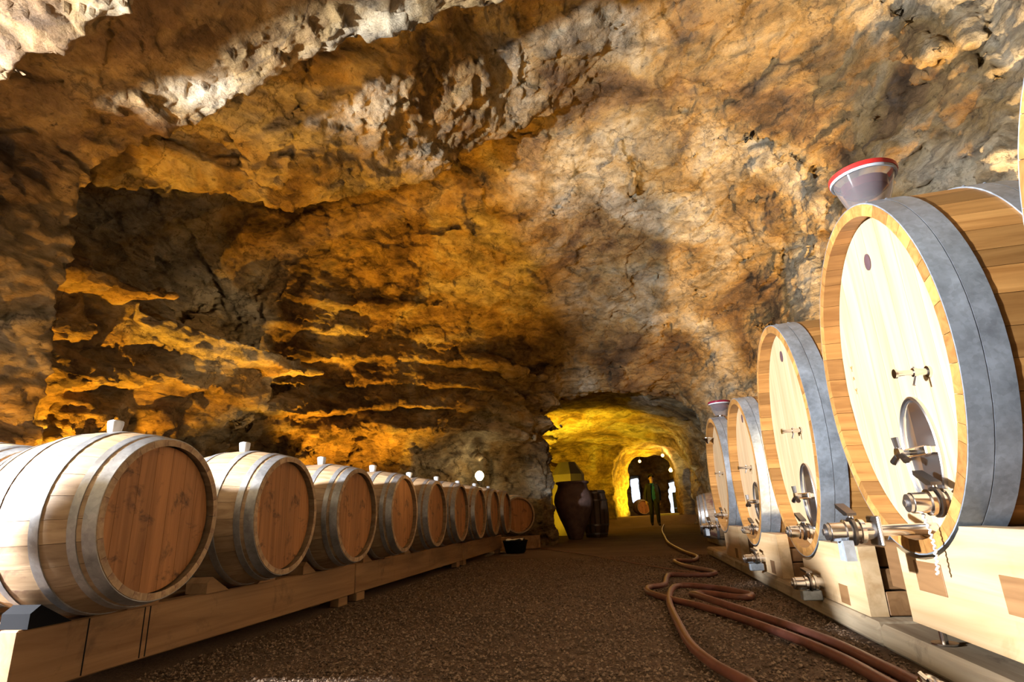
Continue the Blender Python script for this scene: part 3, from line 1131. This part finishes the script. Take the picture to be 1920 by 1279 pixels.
specs = [
    # label, y, z centre, ry, rz, features (y, z relative to centre)
    ('large oak cask at the right edge, only a sliver of its rim showing', .930, 1.05, .545, .675, []),
    ('large oval oak cask nearest in full view with a red rimmed funnel on top', 2.41, 1.075, .543, .675,
     [('badge', (.012, .466)), ('tap', (-.232, -.062), 1.0), ('manhole', (-.06, -.325)), ('valve', (-.215, -.50), 1.0, .45), ('brand', (.405, .10))]),
    ('large oval oak cask behind the nearest full one, second in the receding row', 3.845, .996, .560, .706,
     [('badge', (-.005, .511)), ('tap', (-.13, .015), 1.0), ('manhole', (-.07, -.365), .128, .19), ('valve', (-.06, -.565), 1.0, .4)]),
    ('smaller round oak cask, third in the receding row on the right', 5.28, .885, .554, .608,
     [('badge', (.03, .44)), ('tap', (-.05, .012), 1.0), ('manhole', (-.10, -.27), .128, .16), ('valve', (-.0, -.49), .9, .4)]),
    ('oak cask farthest along the right row with a steel spout on its head', 6.715, .937, .60, .604,
     [('tap', (-.02, 0), .8), ('valve', (.12, -.44), .8, .4)]),
]
casks = []
for i, (lb, y, z, ry, rz, ft) in enumerate(specs):
    casks.append(cask(lb, y, z, ry, rz, ft, nst=(36, 42, 42, 38, 36)[i], nb=(9, 10, 10, 9, 9)[i], seed=i + 3))
dv = drain(casks[1], -.015, .675 * 1.03 - .592, .07, -.125)
drain(casks[4], .32, .604 * 1.03 - .555, .05, -.02)
# white cord hanging from the upper valve of the nearest full cask
pts = []
for k in range(40):
    u = k / 39
    z = -.535 - u * .19
    pts.append((-.045 + .012 * math.sin(u * 3), -.2 + .0035 * math.cos(k * 1.9), .675 * 1.03 + z))
    pts[-1] = (pts[-1][0] + .0035 * math.sin(k * 1.9), pts[-1][1], pts[-1][2])
MB().tube(pts, .0042, 6).build('cord', MT['cord'], casks[1])['label'] = 'twisted white cord hanging from the valve'

# steel spout on the head of the far cask
sp = MB().lathe([(0, .012), (.03, .025), (.06, .06), (.066, .06), (.035, .02), (.004, .009)], 18, axis='Z', close=True)
sp.build('spout', MT['steel'], casks[4], (.0, .30, .604 * 1.03 + .36), (0, 0.0, 0))['label'] = 'polished steel spout'


def funnel(label, loc, s, rimmat, liquid=True):
    t = thing('filling_funnel', label, 'funnel', loc, 0, 'funnels standing on casks')
    n = 28
    MB().lathe([(0, .050 * s), (.012 * s, .052 * s), (.012 * s, .030 * s), (0, .030 * s)], n, axis='Z', close=True).build('collar', MT['steel'], t)
    MB().lathe([(.010 * s, .072 * s), (.07 * s, .094 * s), (.150 * s, .118 * s), (.150 * s, .114 * s), (.07 * s, .090 * s), (.013 * s, .068 * s)], n, axis='Z', close=True).build('bowl', MT['plastic'], t)
    if liquid:
        MB().lathe([(.07 * s, 0), (.072 * s, .05 * s), (.095 * s, .085 * s), (.13 * s, .092 * s), (.134 * s, 0)], 16, axis='Z').build('wine_residue', MT['wine'], t)
    MB().lathe([(.144 * s, .1185 * s), (.144 * s, .126 * s), (.155 * s, .128 * s), (.155 * s, .1135 * s)], n, axis='Z', close=True).build('grey_ring', MT['grey_rim'], t)
    MB().lathe([(.1555 * s, .112 * s), (.1555 * s, .131 * s), (.174 * s, .131 * s), (.180 * s, .124 * s), (.180 * s, .112 * s)], n, axis='Z', close=True).build('rubber_rim', rimmat, t)
    return t


funnel('clear plastic funnel with red rim on top of the nearest full cask', (1.145, 2.41, 1.075 + .675 * c_s(.125) + .009), 1.0, MT['red'])
funnel('small dark funnel with purple rim on top of the farthest right cask', (1.16, 6.715, .937 + .604 * c_s(.14) + .009), .95, MT['wine'], True)

# ------------------------------------------------------------------ cradles, feet and ground beams under the casks
crlab = ['pale timber cradle under the cask at the right edge', 'pale timber cradle with square tenons under the nearest full cask', 'timber cradle with drain valve under the second cask of the right row',
         'timber cradle with drain valve under the third cask of the right row', 'timber cradle under the farthest cask of the right row']
for i, (lb, y, z, ry, rz, ft) in enumerate(specs):
    zb = (.15, .15, .097, .097, .097)[i]
    ztop = (.5, .50, .39, .385, .40)[i]
    far = (.17, .17, .07, .04, .04)[i]
    near = (.9, 1.05, .85, .80, .80)[i]
    t = thing('cask_cradle', crlab[i], 'cradle', (1.02, y, zb), 0, 'timber cradles under the right casks')
    rR, rZ = ry * 1.012 + .012, rz * 1.012 + .012
    arc = []
    for k in range(17):
        yy = far - (far + .52) * k / 16
        zz = z - rZ * math.sqrt(max(0, 1 - (yy / rR) ** 2)) if abs(yy) < rR else 9
        if zz < ztop:
            arc.append((yy, zz - zb))
    yl = arc[-1][0]
    poly = arc + [(yl - .004, ztop - zb), (-near, ztop - zb), (-near, 0), (far, 0)]
    MB().prism(poly, 0, .075, 'X').build('front_board', MT['cradle'], t, smooth=0)
    poly = [(a, max(0, b - .02)) for a, b in arc] + poly[len(arc):]
    MB().prism(poly, .80, .875, 'X').build('back_board', MT['cradle'], t, smooth=0)
    hts = [0, .36, .68, 1.0]
    for k in range(3):
        z0, z1 = hts[k] * (ztop - zb), hts[k + 1] * (ztop - zb)
        MB().box(.078, .796, -near + .012 * k, -.34 if k == 2 else -.2, z0 + .003, z1 - .004, .004).build('cross_block', MT['cradle_end'], t, smooth=0)
    if i < 2:
        for (y0, y1) in ((-.137, .052), (-.62, -.455)):
            MB().box(-.003, .06, y0, y1, .122, .224, .001).build('tenon_or_notch_shade', MT['cradle_end'], t, smooth=0)
        MB().box(.05, .5, .172, .42, .09, .27, .004).build('side_block', MT['cradle_end'], t, smooth=0)
        for yf in (.045, -.75):
            f = MB().lathe([(-.052, .042), (-.047, .042), (-.045, .012), (0, .012)], 16, axis='Z').build('levelling_foot', MT['steel'], t, (.035, yf, 0))
            f['label'] = 'steel levelling foot'
        for yf in (.045, -.75):
            MB().lathe([(-.052, .03), (-.047, .03), (-.045, .012), (0, .012)], 12, axis='Z').build('levelling_foot', MT['steel'], t, (.83, yf, 0))
    else:
        MB().box(-.002, .06, -.62, -.50, .012, .10, .001).build('tenon_or_notch_shade', MT['cradle_end'], t, smooth=0)  # dark block standing in for the shaded notch under the board
        if i < 4:
            yv, zv = {2: (3.60 - y, .17 - zb), 3: (4.95 - y, .195 - zb)}[i]
            v = butterfly_valve(t, (0, yv, zv), .95, .1, 'drain_valve', 'dark steel drain valve')
            MB().box(-.12, -.02, -.028, .028, -.085, -.035, .004).build('bracket', MT['galv'], v, smooth=0)

gl = ['near', 'second', 'third', 'far']
for k, (y0, y1) in enumerate(((-.05, 2.86), (2.88, 4.6), (4.62, 6.2), (6.22, 8.2))):
    t = thing('ground_beam', f'{gl[k]} rough grey timber on the ground under the right casks', 'beam', (1.12, (y0 + y1) / 2, 0), 0, 'rough timbers under the right casks')
    h = (y1 - y0) / 2
    MB().box(-.125, .125, -h, h, .0, .0955, .016).build('timber', MT['rough_beam'], t, smooth=0)
    t = thing('ground_beam', f'{gl[k]} rear timber on the ground under the right casks', 'beam', (1.86, (y0 + y1) / 2, 0), 0, 'rough timbers under the right casks')
    MB().box(-.1, .1, -h, h, .0, .0955, .012).build('timber', MT['rough_beam'], t, smooth=0)

# ------------------------------------------------------------------ hoses and cable


def spline(pts, n=10):
    P = [Vector(p) for p in pts]
    out = []
    for i in range(len(P) - 1):
        p0, p1, p2, p3 = P[max(i - 1, 0)], P[i], P[i + 1], P[min(i + 2, len(P) - 1)]
        for k in range(n):
            t = k / n
            out.append(.5 * ((2 * p1) + (-p0 + p2) * t + (2 * p0 - 5 * p1 + 4 * p2 - p3) * t * t + (-p0 + 3 * p1 - 3 * p2 + p3) * t ** 3))
    out.append(P[-1])
    return out


HA = [(1.346, 22.653), (0.964, 17.407), (0.776, 13.224), (0.683, 10.665), (0.733, 8.548), (0.803, 7.631), (0.684, 7.066), (0.498, 7.128), (0.54, 6.496), (0.732, 5.857), (0.697, 5.606),
      (0.512, 5.592), (0.345, 5.656), (0.292, 5.401), (0.242, 4.947), (0.122, 4.812), (0.112, 4.532), (0.228, 4.194), (0.39, 3.87), (0.537, 3.469), (0.68, 2.966), (0.752, 2.606), (0.775, 2.334), (0.79, 2.1), (0.80, 1.6)]
HB = [(0.37, 1.6), (0.36, 2.17), (0.34, 2.28), (0.274, 2.501), (0.224, 2.84), (0.214, 3.39), (0.216, 3.95), (0.253, 4.47), (0.322, 4.831), (0.436, 4.863), (0.633, 4.639), (0.738, 4.406), (0.767, 4.283),
      (0.698, 4.193), (0.592, 4.304), (0.481, 4.44), (0.397, 4.368), (0.391, 4.139), (0.504, 3.739), (0.709, 3.319), (0.81, 2.864), (0.85, 2.485), (0.865, 2.33), (0.869, 2.21)]
hz = []


def hose(label, pts, zf, r=.021):
    P = spline([(x, y, zf(x, y)) for x, y in pts], 8)
    o = MB().tube(P, r, 10).build('wine_hose', MT['hose'], smooth=60)
    return tag(o, label, 'hose', 'hoses on the floor')


hose('long red brown hose winding from the far tunnel to the lower right', HA, lambda x, y: .021 + ground_z(np.float32(x), np.float32(y)) * 1.0)
hose('red brown hose looping back on itself from the bottom edge of the picture', HB, lambda x, y: .0215 + (.043 if 4.0 < y < 4.62 and x < .24 else 0) + (.03 if (3.6 < y < 4.2 and .35 < x < .52) else 0))
cb = MB().tube(spline([(-2.0, 11.6, .008), (-1.602, 10.81, .008), (-0.788, 9.107, .008), (-0.206, 7.729, .008), (0.309, 6.471, .008), (.62, 5.9, .008)], 6), .008, 6).build('floor_cable', MT['cable'])
tag(cb, 'thin cable lying across the gravel towards the pillar', 'cable')
# hose coupling near the bottom right corner
t = thing('hose_coupling', 'silver hose coupling on the gravel at the lower right corner', 'coupling', (.870, 2.155, 0), 0)
MB().lathe([(-.05, .026), (-.045, .034), (-.03, .034), (-.028, .027), (.02, .027), (.022, .034), (.04, .034), (.044, .024)], 16, (0, 0, .034), 'Y').build('ferrule', MT['steel'], t)
for k in range(3):
    MB().tube([(.03 * math.cos(k * 2.1), 0, .034 + .03 * math.sin(k * 2.1)), (.052 * math.cos(k * 2.1), .02, .036 + .045 * abs(math.sin(k * 2.1)))], .007, 6).build('clamp_lug', MT['steel'], t)

# ------------------------------------------------------------------ things at the mouth of the tunnel
AY = 14.0
t = thing('clay_amphora', 'tall wide mouthed terracotta jar standing before the yellow lit tunnel wall', 'jar', (-1.19, AY, 0))
pr = [(0, .15), (.02, .17), (.25, .25), (.5, .36), (.72, .44), (.86, .46), (1.0, .43), (1.12, .37), (1.2, .345), (1.25, .36), (1.262, .385), (1.285, .39), (1.295, .375), (1.28, .34), (1.2, .315), (.9, .40), (.5, .3), (.06, .12), (.06, 0)]
MB().lathe([(z, r) for z, r in pr[:10]] + [(1.25, .33), (.9, .40), (.3, .22), (.06, .1), (.06, 0)], 40, axis='Z').build('jar_body', MT['clay'], t)
MB().lathe([(1.245, .335), (1.245, .385), (1.265, .398), (1.29, .392), (1.298, .37), (1.285, .335)], 40, axis='Z', close=True).build('jar_lip', MT['clay'], t)
t = thing('upright_barrel', 'dark upright barrel standing half hidden behind the terracotta jar', 'barrel', (-.74, 14.85, 0))
n = 16
for k in range(n):
    a0, a1 = 2 * PI * k / n + .02, 2 * PI * (k + 1) / n - .02
    vs, fs = [], []
    for (z, r) in ((0, .26), (.3, .32), (.55, .335), (.8, .32), (1.1, .26)):
        for rr in (r, r - .03):
            vs += [(rr * math.cos(a0), rr * math.sin(a0), z), (rr * math.cos(a1), rr * math.sin(a1), z)]
    for i in range(4):
        o = i * 4
        fs += [(o, o + 1, o + 5, o + 4), (o + 2, o + 6, o + 7, o + 3), (o, o + 4, o + 6, o + 2), (o + 1, o + 3, o + 7, o + 5)]
    fs += [(0, 2, 3, 1), (16, 17, 19, 18)]
    MB().add(vs, fs).build('stave', MT['dark_oak'], t, smooth=0)
MB().lathe([(1.05, 0), (1.05, .24), (1.07, .24), (1.07, 0)], 24, axis='Z').build('lid', MT['dark_oak'], t)
for z, r in ((.06, .272), (.26, .316), (.84, .316), (1.02, .28)):
    MB().lathe([(z, r), (z, r + .006), (z + .04, r + .008), (z + .04, r)], 32, axis='Z', close=True).build('hoop', MT['dark_steel'], t)
# eight sided vat with bevelled top
t = thing('octagonal_vat', 'faceted vat with sloping top faces, lit yellow, behind the terracotta jar', 'vat', (-1.52, 16.6, 0))
oc = lambda r, z, a0=.25: [(r * math.cos(a0 + k * PI / 4), r * math.sin(a0 + k * PI / 4), z) for k in range(8)]
MB().add(oc(.46, 0) + oc(.47, 1.62), [tuple(range(8))[::-1], tuple(range(8, 16))] + [(k, (k + 1) % 8, 8 + (k + 1) % 8, 8 + k) for k in range(8)]).build('vat_body', MT['vat'], t, smooth=0)
MB().add(oc(.48, 1.622) + oc(.24, 1.97), [tuple(range(8))[::-1], tuple(range(8, 16))] + [(k, (k + 1) % 8, 8 + (k + 1) % 8, 8 + k) for k in range(8)]).build('vat_top', MT['vat'], t, smooth=0)
# beam and odds beneath the barrel lying apart
t = thing('rack_beam', 'short timber beam under the barrel lying apart by the pillar', 'beam', (-2.0, 10.55, 0), -.95 + PI / 2, 'timber beams under the left barrels')
MB().box(-.5, .5, -.05, .05, .0, .225, .005).build('timber', MT['beam'], t, smooth=0)
t = thing('rubber_tub', 'black rubber tub with a crumpled rag on the floor at the beam end', 'tub', (-1.83, 9.75, 0))
MB().lathe([(0, .15), (.01, .16), (.17, .20), (.185, .21), (.195, .20), (.18, .18), (.03, .14), (.03, 0)], 24, axis='Z').build('tub_shell', MT['black'], t)
rg = MB()
rr = random.Random(5)
gr = [[(-.14 + .28 * i / 6, -.1 + .2 * j / 5, .19 + .03 * rr.random()) for j in range(6)] for i in range(7)]
rg.add([p for r_ in gr for p in r_] + [(p[0], p[1], p[2] - .012) for r_ in gr for p in r_],
       [(i * 6 + j, i * 6 + j + 1, (i + 1) * 6 + j + 1, (i + 1) * 6 + j) for i in range(6) for j in range(5)] + [(42 + i * 6 + j, 42 + (i + 1) * 6 + j, 42 + (i + 1) * 6 + j + 1, 42 + i * 6 + j + 1) for i in range(6) for j in range(5)])
rg.build('rag', MT['paper'], t)['label'] = 'pale crumpled rag'

# lamp on a post at the end of the barrel row
t = thing('flood_lamp', 'glowing lamp on a thin post behind the far end of the barrel row', 'lamp', (-2.62, 10.6, 0))
MB().lathe([(0, .12), (.015, .12), (.02, .014), (1.17, .012)], 16, axis='Z').build('post', MT['lamp_body'], t)
MB().lathe([(1.16, .02), (1.2, .05), (1.23, .055), (1.23, .03)], 16, axis='Z').build('socket', MT['lamp_body'], t)
MB().lathe([(1.23, .03), (1.26, .06), (1.31, .085), (1.36, .075), (1.40, .04), (1.41, 0)], 18, axis='Z').build('bulb', MT['bulb'], t)
lamp('flood_lamp_light', 'POINT', (-2.54, 10.42, 1.33), 9, (1.0, .68, .30), .08)

# far lamps under the arch and in the far room
for (p, lb, e) in (((1.72, 24.6, 2.70), 'small glowing lamp high under the far arch', 30), ((2.25, 28.0, 2.30), 'bright orange lamp hanging in the far room', 120), ((.86, 27.5, 2.74), 'tiny pale lamp at the upper left of the far room', 12)):
    r = .10 if e > 100 else .07
    t = thing('hanging_lamp', lb, 'lamp', p, 0, 'lamps beyond the tunnel')
    MB().lathe([(-r, 0), (-r * .8, r * .6), (0, r), (r * .7, r * .7), (r, r * .3)], 14, axis='Z').build('bulb', MT['far_bulb'], t)
    MB().lathe([(r * .9, r * .45), (r * 1.6, r * .4), (r * 1.7, .012), (r * 1.7 + .35, .012)], 10, axis='Z').build('socket', MT['lamp_body'], t)
    lamp('hanging_lamp_light', 'POINT', (p[0] - .05, p[1] - .25, p[2] - .05), e, (1.0, .58, .18), .1)

# pale steps, dark crate and round barrel in the far room
for k in range(3):
    tag(MB().box(-.42, .42, -.35, .35, 0, .13, .012).build('stone_slab', MT['steps'], None, (1.62 + .03 * k, 23.7 + .55 * k, .13 * k + .02)), ['lowest', 'middle', 'topmost'][k] + ' pale slab of the low steps right of the walking person', 'step', 'pale steps before the far room')
t = thing('dark_crate', 'dark crate standing in the bright far doorway', 'crate', (3.0, 31.6, .34))
for k in range(4):
    MB().box(-.5, .5, -.3, .3, .26 * k + .002, .26 * (k + 1) - .002, .006).build('plank', MT['crate'], t, smooth=0)
barrel('round barrel in the far room left of the walking person', (.75, 28.6, .34 + .362), 1, rotz=-1.2, bung=False, group='single barrels farther back')
# barrels in the dark at the right
for k, (p, lb) in enumerate((((1.47, 9.75, .46), 'dark barrel with pale hoops beyond the farthest right cask'), ((1.55, 10.75, .46), 'dark barrel with pale hoops farther back on the right'))):
    b = barrel(lb, p, 1, rotz=PI - .1, bung=False, group='single barrels farther back')
t = thing('ground_beam', 'timber under the dark barrels at the far right', 'beam', (1.5, 10.2, 0), 0, 'rough timbers under the right casks')
MB().box(-.1, .1, -1.1, 1.1, 0, .0975, .01).build('timber', MT['rough_beam'], t, smooth=0)

# ------------------------------------------------------------------ walking person


def person(loc, rotz):
    J = {  # joint: (x, y, z, radius); walks towards -Y (towards the camera)
        'pelvis': (0, 0, .96, .135), 'waist': (0, -.01, 1.12, .15), 'chest': (0, -.01, 1.32, .18), 'neckb': (0, 0, 1.46, .085), 'neck': (0, -.02, 1.53, .055),
        'head0': (0, -.035, 1.60, .075), 'head1': (0, -.03, 1.68, .088), 'head2': (0, -.02, 1.745, .055),
        'shl': (.18, 0, 1.42, .09), 'ell': (.25, .04, 1.15, .068), 'wrl': (.25, -.03, .91, .036), 'hal': (.245, -.05, .83, .034),
        'shr': (-.18, 0, 1.42, .09), 'elr': (-.25, .06, 1.15, .068), 'wrr': (-.25, .02, .91, .036), 'har': (-.245, 0, .83, .034),
        'hil': (.09, 0, .90, .12), 'knl': (.10, -.13, .50, .082), 'anl': (.10, -.16, .10, .062), 'tol': (.11, -.30, .045, .038),
        'hir': (-.09, 0, .90, .12), 'knr': (-.09, .02, .50, .082), 'anr': (-.09, .20, .13, .062), 'tor': (-.095, .10, .045, .038)}
    E = [('pelvis', 'waist'), ('waist', 'chest'), ('chest', 'neckb'), ('neckb', 'neck'), ('neck', 'head0'), ('head0', 'head1'), ('head1', 'head2'),
         ('chest', 'shl'), ('shl', 'ell'), ('ell', 'wrl'), ('wrl', 'hal'), ('chest', 'shr'), ('shr', 'elr'), ('elr', 'wrr'), ('wrr', 'har'),
         ('pelvis', 'hil'), ('hil', 'knl'), ('knl', 'anl'), ('anl', 'tol'), ('pelvis', 'hir'), ('hir', 'knr'), ('knr', 'anr'), ('anr', 'tor')]
    # five fingers on each hand, rooted in the palm
    for s, w in ((1, 'hal'), (-1, 'har')):
        x, y, z, _ = J[w]
        for q, (dx, dy, ln) in enumerate(((0, -.028, .07), (.004, -.010, .085), (.004, .010, .08), (0, .026, .062))):
            a, b = f'f{s}{q}a', f'f{s}{q}b'
            J[a] = (x + s * dx, y + dy, z - .045, .011)
            J[b] = (x - s * .02, y + dy - .01, z - .045 - ln * .75, .009)
            E += [(w, a), (a, b)]
        a, b = f't{s}a', f't{s}b'
        J[a] = (x - s * .012, y - .038, z + .0, .012)
        J[b] = (x - s * .018, y - .058, z - .045, .010)
        E += [(w, a), (a, b)]
    names = list(J)
    me = bpy.data.meshes.new('person_body')
    me.from_pydata([J[k][:3] for k in names], [(names.index(a), names.index(b)) for a, b in E], [])
    tmp = bpy.data.objects.new('tmp_body', me)
    COL.objects.link(tmp)
    sk = tmp.modifiers.new('skin', 'SKIN')
    sk.use_smooth_shade = True
    for i, k in enumerate(names):
        v = me.skin_vertices[0].data[i]
        r = J[k][3]
        v.radius = (r * (1.15 if k in ('chest', 'waist', 'pelvis') else 1), r * (.85 if k in ('chest', 'waist', 'pelvis') else 1))
        v.use_root = k == 'pelvis'
    ss = tmp.modifiers.new('sub', 'SUBSURF')
    ss.levels = 2
    ss.render_levels = 2
    dg = bpy.context.evaluated_depsgraph_get()
    bm = bpy.data.meshes.new_from_object(tmp.evaluated_get(dg))
    bpy.data.objects.remove(tmp)
    mats = [mat_plain('trousers', (.012, .013, .02), .8), mat_plain('dark_jacket', (.008, .009, .016), .75), mat_plain('blue_shirt', (.012, .11, .36), .8),
            mat_plain('skin', (.42, .24, .17), .55), mat_plain('dark_shoes', (.02, .015, .012), .5)]
    bm.materials.clear()
    for m in mats:
        bm.materials.append(m)
    for p in bm.polygons:
        x, y, z = p.center
        i = 1
        if z < .12 and abs(x) < .18:
            i = 4
        elif z < .90 and abs(x) < .2:
            i = 0
        elif z < .885 or z > 1.50:
            i = 3
        elif abs(x) < .075 and y < -.02 and .92 < z < 1.5:
            i = 2
        p.material_index = i
        p.use_smooth = True
    bm.name = 'person_body'
    t = thing('person', 'person in dark jacket and blue shirt walking towards the camera before the far arch', 'person', loc, rotz)
    link('body', bm, t)
    # hair cap, nose, ears
    MB().add(*sphere_patch((0, -.005, 1.735), (.108, .122, .105), 1.25)).build('hair', mat_plain('dark_hair', (.015, .011, .009), .7), t)
    fm = mat_plain('face_skin', (.42, .24, .17), .55)
    MB().prism([(-.118, 1.635), (-.150, 1.632), (-.122, 1.675)], -.012, .012, 'X').build('nose', fm, t)
    for s in (-1, 1):
        MB().lathe([(-.01, 0), (-.008, .022), (.006, .026), (.01, 0)], 10, (s * .088, -.02, 1.655), 'X').build('ear', fm, t)
        MB().lathe([(-.004, 0), (0, .010), (.004, 0)], 8, (s * .033, -.108, 1.672), 'Y').build('eye', MT['black'], t)
    MB().box(-.024, .024, -.116, -.106, 1.603, 1.609).build('mouth', mat_plain('lips', (.25, .09, .07), .6), t)
    # open jacket panels hanging from the shoulders
    for s in (-1, 1):
        MB().prism([(s * .07, 1.46), (s * .085, .98), (s * .075, .82), (s * .20, .80), (s * .215, 1.05), (s * .19, 1.42)], -.165, -.135, 'Y').build('jacket_panel', mats[1], t, smooth=0)
    return t


def sphere_patch(c, r, cut):
    vs, fs = [], []
    nu, nv = 20, 10
    for j in range(nv + 1):
        ph = PI * .62 * j / nv
        for i in range(nu):
            a = 2 * PI * i / nu
            y = math.sin(ph) * math.sin(a)
            z = math.cos(ph)
            if y < -.25 and z < .45:
                z = .45 + (z - .45) * .15
            vs.append((c[0] + r[0] * math.sin(ph) * math.cos(a), c[1] + r[1] * y, c[2] + r[2] * z))
    for j in range(nv):
        for i in range(nu):
            fs.append((j * nu + i, j * nu + (i + 1) % nu, (j + 1) * nu + (i + 1) % nu, (j + 1) * nu + i))
    return vs, fs


person((1.02, 21.9, 0), .1)
